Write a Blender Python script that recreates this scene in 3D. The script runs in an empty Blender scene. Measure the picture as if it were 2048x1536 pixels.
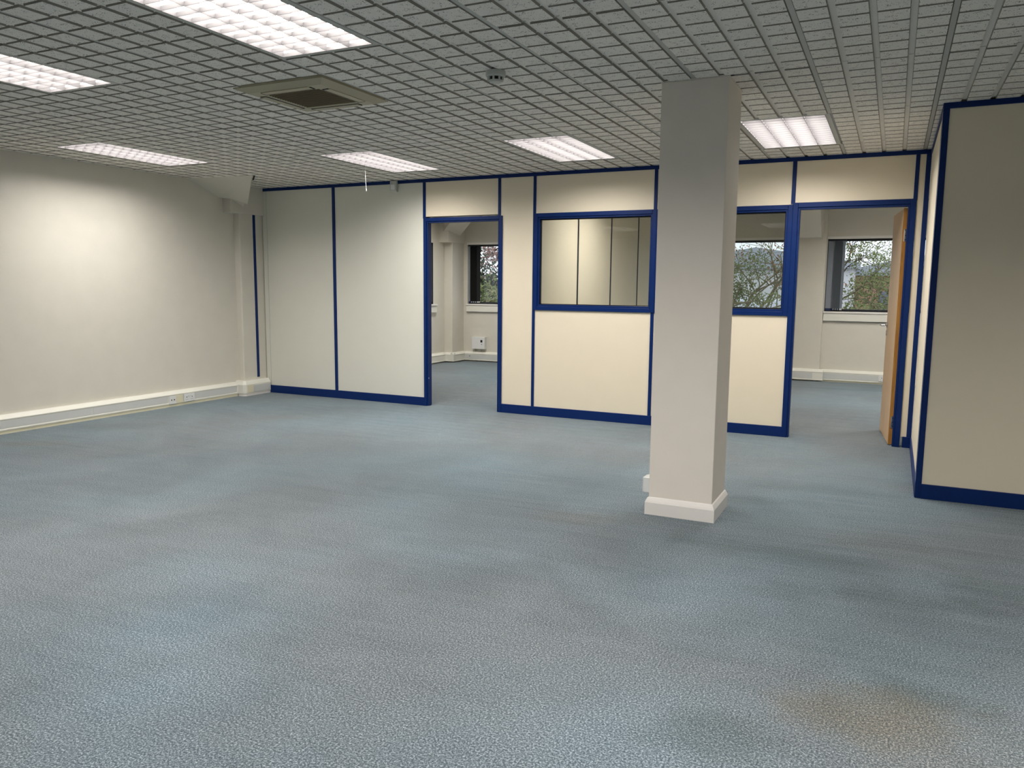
import bpy, bmesh, math, random
from mathutils import Vector, Matrix, Euler
random.seed(7)
SC = bpy.context.scene
COL = SC.collection
R = math.radians

# ------------------------------------------------------------------ camera, world, exposure
CAM = (2.8483, -5.6071, 1.3292)
cd = bpy.data.cameras.new('camera')
cam = bpy.data.objects.new('camera', cd)
COL.objects.link(cam)
cd.sensor_fit = 'HORIZONTAL'
cd.sensor_width = 36.0
cd.lens = 1568.9 / 2048 * 36.0
cd.clip_start = 0.05
cd.clip_end = 300
cam.matrix_world = (Matrix.Translation(CAM) @ Matrix.Rotation(0.44987, 4, 'Z')
                    @ Matrix.Rotation(1.44563, 4, 'X') @ Matrix.Rotation(0.00929, 4, 'Z'))
SC.camera = cam

W = bpy.data.worlds.new('overcast_sky')
SC.world = W
W.use_nodes = True
wn = W.node_tree.nodes
wl = W.node_tree.links
bg = wn['Background']
geo = wn.new('ShaderNodeTexCoord')
sep = wn.new('ShaderNodeSeparateXYZ')
wl.new(geo.outputs['Generated'], sep.inputs[0])
wr = wn.new('ShaderNodeValToRGB')
wr.color_ramp.elements[0].position = 0.48
wr.color_ramp.elements[0].color = (0.75, 0.80, 0.86, 1)
wr.color_ramp.elements[1].position = 0.75
wr.color_ramp.elements[1].color = (0.92, 0.95, 1.0, 1)
wl.new(sep.outputs['Z'], wr.inputs[0])
wl.new(wr.outputs[0], bg.inputs[0])
bg.inputs[1].default_value = 1.15

SC.view_settings.view_transform = 'Standard'
SC.view_settings.look = 'None'
SC.view_settings.exposure = 0.56
SC.view_settings.gamma = 1.0
SC.view_settings.use_curve_mapping = False
SC.cycles.use_denoising = True
SC.cycles.max_bounces = 8
SC.cycles.diffuse_bounces = 5
SC.cycles.glossy_bounces = 3
SC.cycles.transparent_max_bounces = 12
SC.cycles.sample_clamp_indirect = 6.0
SC.cycles.caustics_reflective = False
SC.cycles.caustics_refractive = False

LAMP = 22.0          # radiance of the fluorescent trays

# ------------------------------------------------------------------ sizes of the place
H = 2.4454           # ceiling
YP = 1.702           # front face of the partition
XW = -4.118          # left wall
YF = 6.50            # far (window) wall
XR = 7.0
YR = -9.0
T = 0.6              # ceiling tile

# ------------------------------------------------------------------ materials
def srgb(r, g, b):
    def f(c):
        c /= 255.0
        return c / 12.92 if c <= 0.04045 else ((c + 0.055) / 1.055) ** 2.4
    return (f(r), f(g), f(b), 1)

def mat(name, col, rough=0.6, metal=0.0, noise=0.04, scale=6.0, bump=0.0, bscale=200.0, spec=0.4):
    m = bpy.data.materials.new(name)
    m.use_nodes = True
    n = m.node_tree.nodes
    l = m.node_tree.links
    p = n['Principled BSDF']
    p.inputs['Roughness'].default_value = rough
    p.inputs['Metallic'].default_value = metal
    p.inputs['Specular IOR Level'].default_value = spec
    tc = n.new('ShaderNodeTexCoord')
    nz = n.new('ShaderNodeTexNoise')
    nz.inputs['Scale'].default_value = scale
    nz.inputs['Detail'].default_value = 3
    l.new(tc.outputs['Object'], nz.inputs['Vector'])
    mx = n.new('ShaderNodeMix')
    mx.data_type = 'RGBA'
    mx.inputs[6].default_value = tuple(c * (1 - noise) for c in col[:3]) + (1,)
    mx.inputs[7].default_value = tuple(min(1, c * (1 + noise)) for c in col[:3]) + (1,)
    l.new(nz.outputs['Fac'], mx.inputs[0])
    l.new(mx.outputs[2], p.inputs['Base Color'])
    if bump > 0:
        b = n.new('ShaderNodeBump')
        b.inputs['Strength'].default_value = bump
        b.inputs['Distance'].default_value = 0.002
        n2 = n.new('ShaderNodeTexNoise')
        n2.inputs['Scale'].default_value = bscale
        l.new(tc.outputs['Object'], n2.inputs['Vector'])
        l.new(n2.outputs['Fac'], b.inputs['Height'])
        l.new(b.outputs[0], p.inputs['Normal'])
    return m

M = {}
M['wall'] = mat('painted_plaster', srgb(213, 209, 198), 0.75, bump=0.15, bscale=90)
M['pillar'] = mat('pillar_paint', srgb(232, 224, 214), 0.7, bump=0.1, bscale=60)
M['cream'] = mat('cream_vinyl_panel', srgb(233, 222, 200), 0.6, bump=0.15, bscale=400, noise=0.02)
M['white_panel'] = mat('off_white_panel', srgb(222, 221, 210), 0.6, bump=0.15, bscale=400, noise=0.02)
M['blue'] = mat('blue_trim', (0.0006, 0.019, 0.118, 1), 0.45, noise=0.1, scale=20, spec=0.25)
M['gloss'] = mat('white_gloss_wood', srgb(232, 228, 224), 0.35, noise=0.03)
M['pvc'] = mat('white_pvc', srgb(226, 225, 216), 0.4, noise=0.02)
M['pvc_grey'] = mat('white_pvc_cover', srgb(206, 208, 206), 0.4, noise=0.02)
M['cream_skirt'] = mat('cream_skirting_paint', srgb(222, 217, 190), 0.5)
M['plastic'] = mat('white_plastic', srgb(225, 226, 226), 0.35, noise=0.02)
M['plastic_old'] = mat('aged_white_plastic', srgb(190, 192, 186), 0.4, noise=0.03)
M['ac'] = mat('cream_ac_plastic', srgb(176, 168, 142), 0.45, noise=0.03)
M['ac_dark'] = mat('ac_grille', srgb(110, 98, 74), 0.6, noise=0.06)
M['slot'] = mat('dark_slot', (0.008, 0.008, 0.008, 1), 0.8)
M['tee'] = mat('painted_tee', srgb(186, 186, 180), 0.5, noise=0.02)
M['housing'] = mat('white_enamel', srgb(215, 215, 215), 0.5, noise=0.01)
M['steel'] = mat('satin_steel', srgb(200, 200, 198), 0.25, metal=1.0, noise=0.02)
M['black'] = mat('black_window_frame', (0.01, 0.012, 0.016, 1), 0.4)
M['joint'] = mat('shaded_blue_joint', (0.004, 0.007, 0.018, 1), 0.5)  # the trim blue with shade mixed into its colour
M['gasket'] = mat('black_gasket', (0.006, 0.006, 0.008, 1), 0.5)
M['blind'] = mat('grey_blind_fabric', srgb(135, 140, 150), 0.8, noise=0.05)
M['blind_dark'] = mat('charcoal_blind_fabric', srgb(112, 118, 126), 0.8, noise=0.05)
M['weight'] = mat('navy_blind_weight', srgb(30, 44, 80), 0.6)
M['bark'] = mat('grey_green_bark', srgb(128, 122, 98), 0.9, noise=0.3, scale=8)
M['bark_pale'] = mat('pale_bark', srgb(196, 186, 150), 0.9, noise=0.2, scale=8)
M['bark_dark'] = mat('dark_bark', srgb(96, 84, 74), 0.9, noise=0.3, scale=8)
M['leaf_green'] = mat('olive_leaves', srgb(112, 122, 76), 0.8, noise=0.5, scale=3)
M['leaf_brown'] = mat('rust_leaves', srgb(150, 108, 84), 0.8, noise=0.4, scale=3)
M['leaf_red'] = mat('plum_leaves', srgb(150, 118, 108), 0.8, noise=0.4, scale=3)
M['leaf_dark'] = mat('dark_evergreen', srgb(66, 78, 58), 0.8, noise=0.5, scale=3)
M['pink'] = mat('pink_petals', srgb(240, 190, 188), 0.8)
M['render_w'] = mat('white_render', srgb(226, 226, 228), 0.8)
M['roof_grey'] = mat('grey_roof_sheet', srgb(170, 176, 186), 0.6)
M['shutter'] = mat('grey_shutter_paint', srgb(128, 134, 148), 0.6)
M['van'] = mat('white_van_paint', srgb(225, 232, 245), 0.3)
M['vanred'] = mat('orange_stripe_paint', srgb(230, 110, 80), 0.4)
M['carglass'] = mat('dark_car_glass', srgb(50, 58, 70), 0.1)
M['tyre'] = mat('tyre_rubber', srgb(30, 30, 32), 0.9)
M['asphalt'] = mat('asphalt', srgb(120, 120, 118), 0.9, noise=0.1)

def brick_mat():
    m = bpy.data.materials.new('orange_brick')
    m.use_nodes = True
    n = m.node_tree.nodes
    l = m.node_tree.links
    p = n['Principled BSDF']
    p.inputs['Roughness'].default_value = 0.9
    tc = n.new('ShaderNodeTexCoord')
    mp = n.new('ShaderNodeMapping')
    mp.inputs['Rotation'].default_value = (R(90), 0, 0)
    b = n.new('ShaderNodeTexBrick')
    b.inputs['Scale'].default_value = 4
    b.inputs['Color1'].default_value = srgb(192, 150, 122)
    b.inputs['Color2'].default_value = srgb(178, 130, 104)
    b.inputs['Mortar'].default_value = srgb(190, 176, 160)
    l.new(tc.outputs['Object'], mp.inputs[0])
    l.new(mp.outputs[0], b.inputs['Vector'])
    l.new(b.outputs['Color'], p.inputs['Base Color'])
    return m
M['brick'] = brick_mat()

def emit_mat():
    m = bpy.data.materials.new('fluorescent_glow')
    m.use_nodes = True
    n = m.node_tree.nodes
    l = m.node_tree.links
    n.remove(n['Principled BSDF'])
    e = n.new('ShaderNodeEmission')
    e.inputs['Color'].default_value = (1.0, 0.955, 0.90, 1)
    e.inputs['Strength'].default_value = LAMP
    l.new(e.outputs[0], n['Material Output'].inputs['Surface'])
    return m
M['glow'] = emit_mat()

def louvre_mat():
    m = mat('louvre_plastic', (0.090, 0.086, 0.088, 1), 0.5, noise=0.06, scale=30, spec=0.15)
    return m
M['louvre'] = louvre_mat()

def glass_mat(name, tint, boost=1.0):
    m = bpy.data.materials.new(name)
    m.use_nodes = True
    n = m.node_tree.nodes
    l = m.node_tree.links
    n.remove(n['Principled BSDF'])
    tr = n.new('ShaderNodeBsdfTransparent')
    tr.inputs[0].default_value = tint
    gl = n.new('ShaderNodeBsdfGlossy')
    gl.inputs['Roughness'].default_value = 0.0
    fr = n.new('ShaderNodeFresnel')
    fr.inputs[0].default_value = 1.5
    mu = n.new('ShaderNodeMath')
    mu.operation = 'MULTIPLY'
    mu.inputs[1].default_value = boost
    mx = n.new('ShaderNodeMixShader')
    l.new(fr.outputs[0], mu.inputs[0])
    l.new(mu.outputs[0], mx.inputs[0])
    l.new(tr.outputs[0], mx.inputs[1])
    l.new(gl.outputs[0], mx.inputs[2])
    l.new(mx.outputs[0], n['Material Output'].inputs['Surface'])
    return m
M['glass'] = glass_mat('clear_glass', (0.80, 0.83, 0.80, 1), 1.7)
M['pane'] = glass_mat('outer_glass', (0.93, 0.95, 0.95, 1), 1.0)

def wood_mat(name, c1, c2, scale=(1, 14, 14)):
    m = bpy.data.materials.new(name)
    m.use_nodes = True
    n = m.node_tree.nodes
    l = m.node_tree.links
    p = n['Principled BSDF']
    p.inputs['Roughness'].default_value = 0.42
    tc = n.new('ShaderNodeTexCoord')
    mp = n.new('ShaderNodeMapping')
    mp.inputs['Scale'].default_value = scale
    nz = n.new('ShaderNodeTexNoise')
    nz.inputs['Scale'].default_value = 2.4
    nz.inputs['Detail'].default_value = 6
    nz.inputs['Distortion'].default_value = 1.2
    r = n.new('ShaderNodeValToRGB')
    r.color_ramp.elements[0].position = 0.3
    r.color_ramp.elements[0].color = c1
    r.color_ramp.elements[1].position = 0.7
    r.color_ramp.elements[1].color = c2
    l.new(tc.outputs['Object'], mp.inputs[0])
    l.new(mp.outputs[0], nz.inputs['Vector'])
    l.new(nz.outputs['Fac'], r.inputs[0])
    l.new(r.outputs[0], p.inputs['Base Color'])
    return m
M['veneer'] = wood_mat('beech_veneer', srgb(196, 162, 122), srgb(208, 176, 138), (12, 12, 0.8))
M['lipping'] = wood_mat('oak_lipping', srgb(158, 104, 36), srgb(192, 138, 66), (22, 22, 1.1))

def tile_mat():
    """mineral-fibre tile: off white with dark pin holes and fissures"""
    m = bpy.data.materials.new('mineral_fibre_tile')
    m.use_nodes = True
    n = m.node_tree.nodes
    l = m.node_tree.links
    p = n['Principled BSDF']
    p.inputs['Roughness'].default_value = 0.95
    p.inputs['Specular IOR Level'].default_value = 0.1
    tc = n.new('ShaderNodeTexCoord')
    v = n.new('ShaderNodeTexVoronoi')
    v.inputs['Scale'].default_value = 150
    v.inputs['Randomness'].default_value = 1.0
    l.new(tc.outputs['Object'], v.inputs['Vector'])
    nz = n.new('ShaderNodeTexNoise')
    nz.inputs['Scale'].default_value = 34
    nz.inputs['Detail'].default_value = 2
    l.new(tc.outputs['Object'], nz.inputs['Vector'])
    mr = n.new('ShaderNodeMapRange')          # hole radius varies from place to place
    mr.inputs['From Min'].default_value = 0.30
    mr.inputs['From Max'].default_value = 0.70
    mr.inputs['To Min'].default_value = 0.0
    mr.inputs['To Max'].default_value = 0.40
    l.new(nz.outputs['Fac'], mr.inputs['Value'])
    lt = n.new('ShaderNodeMath')
    lt.operation = 'LESS_THAN'
    l.new(v.outputs['Distance'], lt.inputs[0])
    l.new(mr.outputs[0], lt.inputs[1])
    big = n.new('ShaderNodeTexNoise')
    big.inputs['Scale'].default_value = 1.3
    l.new(tc.outputs['Object'], big.inputs['Vector'])
    base = n.new('ShaderNodeMix')
    base.data_type = 'RGBA'
    base.inputs[6].default_value = (0.80, 0.77, 0.71, 1)
    base.inputs[7].default_value = (0.87, 0.84, 0.78, 1)
    l.new(big.outputs['Fac'], base.inputs[0])
    mx = n.new('ShaderNodeMix')
    mx.data_type = 'RGBA'
    mx.inputs[7].default_value = (0.13, 0.125, 0.12, 1)
    l.new(lt.outputs[0], mx.inputs[0])
    l.new(base.outputs[2], mx.inputs[6])
    l.new(mx.outputs[2], p.inputs['Base Color'])
    return m
M['tile'] = tile_mat()
M['tile_edge'] = mat('shaded_tile_edge', (0.33, 0.315, 0.275, 1), 0.95, noise=0.1, scale=10)  # pad sides darkened: groove shade put into the colour
M['groove'] = mat('tile_groove', (0.80, 0.77, 0.71, 1), 0.95, noise=0.05, scale=10)

# worn patches on the carpet: centre x, y, radius x, radius y, rotation, strength, kind
STAINS = [(2.40, -1.58, 0.80, 0.20, 0.0, 0.55, 1), (3.40, -1.62, 0.38, 0.34, 0.0, 0.65, 1),
          (3.00, -1.95, 0.55, 0.14, 0.2, 0.40, 1), (2.85, -3.02, 0.36, 0.22, 0.3, 0.75, 0),
          (2.46, -3.36, 0.24, 0.18, 0.6, 0.65, 1), (3.05, -2.80, 0.25, 0.10, -0.3, 0.55, 1),
          (2.55, -0.12, 0.60, 0.16, 0.1, 0.45, 1), (2.12, -0.62, 0.30, 0.14, 0.2, 0.55, 1),
          (3.10, 0.20, 0.30, 0.20, 0.0, 0.35, 0), (-3.42, -1.60, 0.32, 0.16, 0.5, 0.60, 0),
          (-3.50, -0.70, 0.55, 0.22, 0.6, 0.40, 1), (-2.60, 0.30, 0.45, 0.18, 0.6, 0.40, 0),
          (1.20, -2.55, 0.70, 0.22, 0.9, 0.25, 1), (1.35, -1.45, 0.45, 0.16, 0.4, 0.35, 0),
          (2.30, 5.60, 0.75, 0.16, 0.05, 0.50, 1), (-1.30, 3.20, 0.60, 0.18, 0.2, 0.35, 1),
          (2.40, -1.20, 0.9, 0.5, 0.0, 0.22, 0), (2.95, -2.4, 0.8, 0.7, 0.0, 0.40, 1), (3.1, -3.2, 0.5, 0.5, 0.0, 0.35, 0)]

def carpet_mat():
    m = bpy.data.materials.new('blue_grey_carpet')
    m.use_nodes = True
    n = m.node_tree.nodes
    l = m.node_tree.links
    p = n['Principled BSDF']
    p.inputs['Roughness'].default_value = 1.0
    p.inputs['Specular IOR Level'].default_value = 0.05
    p.inputs['Sheen Weight'].default_value = 0.45
    p.inputs['Sheen Roughness'].default_value = 0.35
    p.inputs['Sheen Tint'].default_value = (0.80, 0.92, 1.0, 1)
    tc = n.new('ShaderNodeTexCoord')
    def noise(scale, detail=2, rough=0.5, dist=0.0):
        z = n.new('ShaderNodeTexNoise')
        z.inputs['Scale'].default_value = scale
        z.inputs['Detail'].default_value = detail
        z.inputs['Roughness'].default_value = rough
        z.inputs['Distortion'].default_value = dist
        l.new(tc.outputs['Object'], z.inputs['Vector'])
        return z
    def mix(fac, a, b, mode='MIX'):
        x = n.new('ShaderNodeMix')
        x.data_type = 'RGBA'
        x.blend_type = mode
        for val, i in ((fac, 0), (a, 6), (b, 7)):
            if isinstance(val, (int, float, tuple)):
                x.inputs[i].default_value = val
            else:
                l.new(val, x.inputs[i])
        return x.outputs[2]
    def math_(op, a, b=None):
        x = n.new('ShaderNodeMath')
        x.operation = op
        for val, i in ((a, 0), (b, 1)):
            if val is None:
                continue
            if isinstance(val, (int, float)):
                x.inputs[i].default_value = val
            else:
                l.new(val, x.inputs[i])
        return x.outputs[0]
    fine = noise(150, 3, 0.85)
    r = n.new('ShaderNodeValToRGB')
    e = r.color_ramp.elements
    e[0].position = 0.33
    e[0].color = (0.030, 0.043, 0.055, 1)
    e[1].position = 0.67
    e[1].color = (0.42, 0.465, 0.505, 1)
    mid = e.new(0.5)
    mid.color = (0.106, 0.130, 0.153, 1)
    l.new(fine.outputs['Fac'], r.inputs[0])
    c = r.outputs[0]
    # blotches of wear
    b1 = noise(1.1, 4, 0.6, 0.6)
    mr = n.new('ShaderNodeMapRange')
    mr.inputs['From Min'].default_value = 0.35
    mr.inputs['From Max'].default_value = 0.68
    mr.inputs['To Min'].default_value = 0.86
    mr.inputs['To Max'].default_value = 1.14
    l.new(b1.outputs['Fac'], mr.inputs['Value'])
    comb = n.new('ShaderNodeCombineColor')
    for i in range(3):
        l.new(mr.outputs[0], comb.inputs[i])
    c = mix(1.0, c, comb.outputs[0], 'MULTIPLY')
    # warm/cool drift of the pile
    b2 = noise(0.55, 3, 0.5)
    mr2 = n.new('ShaderNodeMapRange')
    mr2.inputs['From Min'].default_value = 0.4
    mr2.inputs['From Max'].default_value = 0.65
    l.new(b2.outputs['Fac'], mr2.inputs['Value'])
    c = mix(mr2.outputs[0], mix(1.0, c, (1.04, 1.0, 0.95, 1), 'MULTIPLY'), mix(1.0, c, (0.93, 1.03, 1.05, 1), 'MULTIPLY'))
    # stains
    sepx = n.new('ShaderNodeSeparateXYZ')
    l.new(tc.outputs['Object'], sepx.inputs[0])
    edge = noise(5, 4, 0.6)
    for (sx, sy, rx, ry, rot, st, kind) in STAINS:
        dx = math_('SUBTRACT', sepx.outputs[0], sx)
        dy = math_('SUBTRACT', sepx.outputs[1], sy)
        cs, sn = math.cos(rot), math.sin(rot)
        u = math_('DIVIDE', math_('ADD', math_('MULTIPLY', dx, cs), math_('MULTIPLY', dy, sn)), rx)
        v = math_('DIVIDE', math_('SUBTRACT', math_('MULTIPLY', dy, cs), math_('MULTIPLY', dx, sn)), ry)
        d = math_('SQRT', math_('ADD', math_('MULTIPLY', u, u), math_('MULTIPLY', v, v)))
        d = math_('ADD', d, math_('MULTIPLY', math_('SUBTRACT', edge.outputs['Fac'], 0.5), 1.2))
        q = n.new('ShaderNodeMapRange')
        q.interpolation_type = 'SMOOTHSTEP'
        q.inputs['From Min'].default_value = 1.15
        q.inputs['From Max'].default_value = 0.25
        q.inputs['To Min'].default_value = 0.0
        q.inputs['To Max'].default_value = st
        l.new(d, q.inputs['Value'])
        tint = (1.0, 0.84, 0.68, 1) if kind == 0 else (0.64, 0.65, 0.61, 1)
        c = mix(q.outputs[0], c, mix(1.0, c, tint, 'MULTIPLY'))
    l.new(c, p.inputs['Base Color'])
    bp = n.new('ShaderNodeBump')
    bp.inputs['Strength'].default_value = 0.25
    bp.inputs['Distance'].default_value = 0.004
    l.new(fine.outputs['Fac'], bp.inputs['Height'])
    # rucks in the carpet
    wv = n.new('ShaderNodeTexNoise')
    wv.inputs['Scale'].default_value = 3.0
    wv.inputs['Detail'].default_value = 3
    mpw = n.new('ShaderNodeMapping')
    mpw.inputs['Scale'].default_value = (0.45, 3.2, 1)
    mpw.inputs['Rotation'].default_value = (0, 0, R(-18))
    l.new(tc.outputs['Object'], mpw.inputs[0])
    l.new(mpw.outputs[0], wv.inputs['Vector'])
    bp2 = n.new('ShaderNodeBump')
    bp2.inputs['Strength'].default_value = 0.6
    bp2.inputs['Distance'].default_value = 0.02
    l.new(wv.outputs['Fac'], bp2.inputs['Height'])
    l.new(bp2.outputs[0], bp.inputs['Normal'])
    l.new(bp.outputs[0], p.inputs['Normal'])
    return m
M['carpet'] = carpet_mat()

# ------------------------------------------------------------------ mesh helpers
class MB:
    def __init__(s):
        s.v = []
        s.f = []
        s.mi = []
    def quad(s, pts, mi=0):
        b = len(s.v)
        s.v += [tuple(p) for p in pts]
        s.f.append(tuple(range(b, b + len(pts))))
        s.mi.append(mi)
        return s
    def box(s, x0, x1, y0, y1, z0, z1, mi=0, mt=None):
        b = len(s.v)
        P = [(x0, y0, z0), (x1, y0, z0), (x1, y1, z0), (x0, y1, z0), (x0, y0, z1), (x1, y0, z1), (x1, y1, z1), (x0, y1, z1)]
        if mt is not None:
            P = [tuple(mt @ Vector(p)) for p in P]
        s.v += P
        for q in ((0, 3, 2, 1), (4, 5, 6, 7), (0, 1, 5, 4), (1, 2, 6, 5), (2, 3, 7, 6), (3, 0, 4, 7)):
            s.f.append(tuple(b + i for i in q))
            s.mi.append(mi)
        return s
    def prism(s, poly, axis, a, b_, mi=0):
        """poly: 2D outline, extruded along axis from a to b_"""
        def pt(u, v, w):
            return {'x': (w, u, v), 'y': (u, w, v), 'z': (u, v, w)}[axis]
        n = len(poly)
        b = len(s.v)
        s.v += [pt(u, v, a) for u, v in poly] + [pt(u, v, b_) for u, v in poly]
        s.f.append(tuple(b + i for i in range(n)))
        s.mi.append(mi)
        s.f.append(tuple(b + n + i for i in reversed(range(n))))
        s.mi.append(mi)
        for i in range(n):
            j = (i + 1) % n
            s.f.append((b + i, b + n + i, b + n + j, b + j))
            s.mi.append(mi)
        return s
    def lathe(s, prof, c, seg=28, axis='z', mi=0):
        b = len(s.v)
        for r, h in prof:
            for k in range(seg):
                a = 2 * math.pi * k / seg
                if axis == 'z':
                    s.v.append((c[0] + r * math.cos(a), c[1] + r * math.sin(a), c[2] + h))
                elif axis == 'x':
                    s.v.append((c[0] + h, c[1] + r * math.cos(a), c[2] + r * math.sin(a)))
                else:
                    s.v.append((c[0] + r * math.cos(a), c[1] + h, c[2] + r * math.sin(a)))
        for i in range(len(prof) - 1):
            for k in range(seg):
                k2 = (k + 1) % seg
                s.f.append((b + i * seg + k, b + i * seg + k2, b + (i + 1) * seg + k2, b + (i + 1) * seg + k))
                s.mi.append(mi)
        s.f.append(tuple(b + k for k in range(seg)))
        s.mi.append(mi)
        s.f.append(tuple(b + (len(prof) - 1) * seg + k for k in reversed(range(seg))))
        s.mi.append(mi)
        return s
    def tube(s, pts, rad, seg=8, mi=0):
        pts = [Vector(p) for p in pts]
        rads = rad if isinstance(rad, (list, tuple)) else [rad] * len(pts)
        b = len(s.v)
        up = Vector((0.13, 0.27, 1)).normalized()
        for i, p in enumerate(pts):
            d = (pts[min(i + 1, len(pts) - 1)] - pts[max(i - 1, 0)]).normalized()
            u = d.cross(up)
            if u.length < 0.05:
                u = d.cross(Vector((1, 0, 0)))
            u.normalize()
            w = d.cross(u).normalized()
            for k in range(seg):
                a = 2 * math.pi * k / seg
                s.v.append(tuple(p + (u * math.cos(a) + w * math.sin(a)) * rads[i]))
        for i in range(len(pts) - 1):
            for k in range(seg):
                k2 = (k + 1) % seg
                s.f.append((b + i * seg + k, b + i * seg + k2, b + (i + 1) * seg + k2, b + (i + 1) * seg + k))
                s.mi.append(mi)
        s.f.append(tuple(b + k for k in reversed(range(seg))))
        s.mi.append(mi)
        s.f.append(tuple(b + (len(pts) - 1) * seg + k for k in range(seg)))
        s.mi.append(mi)
        return s
    def build(s, name, mats, parent=None, bevel=0.0, smooth=False, fixn=True):
        me = bpy.data.meshes.new(name)
        me.from_pydata(s.v, [], s.f)
        if not isinstance(mats, (list, tuple)):
            mats = [mats]
        for m in mats:
            me.materials.append(m)
        if len(mats) > 1:
            for p, i in zip(me.polygons, s.mi):
                p.material_index = i
        if fixn:
            bm = bmesh.new()
            bm.from_mesh(me)
            bmesh.ops.recalc_face_normals(bm, faces=bm.faces)
            bm.to_mesh(me)
            bm.free()
        if smooth:
            for p in me.polygons:
                p.use_smooth = True
        me.update()
        o = bpy.data.objects.new(name, me)
        COL.objects.link(o)
        if parent is not None:
            o.parent = parent
        if bevel > 0:
            md = o.modifiers.new('soft_edge', 'BEVEL')
            md.width = bevel
            md.segments = 2
            md.limit_method = 'ANGLE'
        return o

def thing(name, label, cat, loc=(0, 0, 0), rz=0.0, group=None):
    o = bpy.data.objects.new(name, None)
    o.empty_display_size = 0.1
    COL.objects.link(o)
    o.location = loc
    o.rotation_euler = (0, 0, rz)
    o['label'] = label
    o['category'] = cat
    if group:
        o['group'] = group
    return o

def tag(o, label, cat, group=None, kind=None):
    o['label'] = label
    o['category'] = cat
    if group:
        o['group'] = group
    if kind:
        o['kind'] = kind
    return o

def struct(o, label=None):
    o['kind'] = 'structure'
    if label:
        o['label'] = label
    return o

def part_label(o, label):
    o['label'] = label
    return o

def dup(root, loc, rz=0.0, label=None, group=None):
    r = root.copy()
    COL.objects.link(r)
    r.location = loc
    r.rotation_euler = (0, 0, rz)
    if label:
        r['label'] = label
    if group:
        r['group'] = group
    for ch in list(root.children):
        c = ch.copy()
        COL.objects.link(c)
        c.parent = r
        for g in list(ch.children):
            d = g.copy()
            COL.objects.link(d)
            d.parent = c
    return r

# ------------------------------------------------------------------ the setting: floor, walls, ceiling
floor = struct(MB().box(XW - 0.2, XR + 0.2, YR - 0.2, YF + 0.2, -0.12, 0.0).build('floor', M['carpet']),
               'blue-grey flecked office carpet, worn and stained in places')

def wall_y(name, x0, x1, y0, y1, openings, m):
    """wall whose faces look along y; openings: (x0, x1, z0, z1)"""
    b = MB()
    xs = x0
    for (a, c, z0, z1) in sorted(openings):
        b.box(xs, a, y0, y1, 0, H + 0.3)
        b.box(a, c, y0, y1, 0, z0)
        b.box(a, c, y0, y1, z1, H + 0.3)
        xs = c
    b.box(xs, x1, y0, y1, 0, H + 0.3)
    return struct(b.build(name, m))

def wall_x(name, y0, y1, x0, x1, openings, m):
    b = MB()
    ys = y0
    for (a, c, z0, z1) in sorted(openings):
        b.box(x0, x1, ys, a, 0, H + 0.3)
        b.box(x0, x1, a, c, 0, z0)
        b.box(x0, x1, a, c, z1, H + 0.3)
        ys = c
    b.box(x0, x1, ys, y1, 0, H + 0.3)
    return struct(b.build(name, m))

WZ0, WZ1 = 1.00, 2.02
FAR_OPEN = [(-3.88, -2.30, WZ0, WZ1), (-0.25, 1.47, WZ0, WZ1), (1.955, 3.70, WZ0, WZ1)]
wall_x('wall_left', YR, YF + 0.2, XW - 0.2, XW, [(4.30, 5.75, WZ0, WZ1)], M['wall'])
wall_y('wall_far', XW, XR + 0.2, YF, YF + 0.2, FAR_OPEN, M['wall'])
wall_x('wall_right', YR, YF, XR, XR + 0.2, [], M['wall'])
wall_y('wall_rear', XW - 0.2, XR + 0.2, YR - 0.2, YR, [], M['wall'])

# ceiling: raised 150 mm pads on 600 x 1200 tiles, grooves between, tees along the 600 mm joints
FIX = [(-3, 0), (0, 0), (3, 0), (-6, -2), (0, -6), (-3, -6), (3, -7), (6, -7),
       (9, -6), (-4, -11), (1, -11), (-6, 7), (-3, 5), (0, 4), (4, 7), (6, 5)]
def in_fixture(cx, cy):
    for ix, iy in FIX:
        if ix * T < cx < (ix + 1) * T and iy * T < cy < (iy + 2) * T:
            return True
    return False
AC = (-0.665, -0.02, -2.075, -1.45)
COLM = (1.621, 1.989, -1.2015, -0.828)
GZ = H + 0.0115
base = MB()
ix0, ix1 = int(math.floor(XW / T)), int(math.ceil(XR / T))
iy0, iy1 = int(math.floor(YR / T)), int(math.ceil(YF / T))
for ix in range(ix0, ix1):
    for iy in range(iy0, iy1):
        cx, cy = (ix + 0.5) * T, (iy + 0.5) * T
        if in_fixture(cx, cy):
            continue
        x0, x1 = max(ix * T, XW), min((ix + 1) * T, XR)
        y0, y1 = max(iy * T, YR), min((iy + 1) * T, YF)
        u0, u1 = x0 + 0.0135, x1 - 0.0135
        w0 = y0 + (0.006 if iy % 2 == 0 else 0)
        w1 = y1 - (0.006 if iy % 2 == 1 else 0)
        base.quad([(u0, w0, GZ), (u0, w1, GZ), (u1, w1, GZ), (u1, w0, GZ)], 1)
        for (p, q) in (((u0, w0), (u0, w1)), ((u0, w1), (u1, w1)), ((u1, w1), (u1, w0)), ((u1, w0), (u0, w0))):
            base.quad([(p[0], p[1], GZ), (q[0], q[1], GZ), (q[0], q[1], GZ + 0.012), (p[0], p[1], GZ + 0.012)], 1)
        base.quad([(x0, y0, GZ + 0.2), (x0, y1, GZ + 0.2), (x1, y1, GZ + 0.2), (x1, y0, GZ + 0.2)], 1)
C = 0.15
gx, gy = 0.0130, 0.0085     # half groove widths
ch = 0.0025
rs = random.Random(3)
sag = {}
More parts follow.
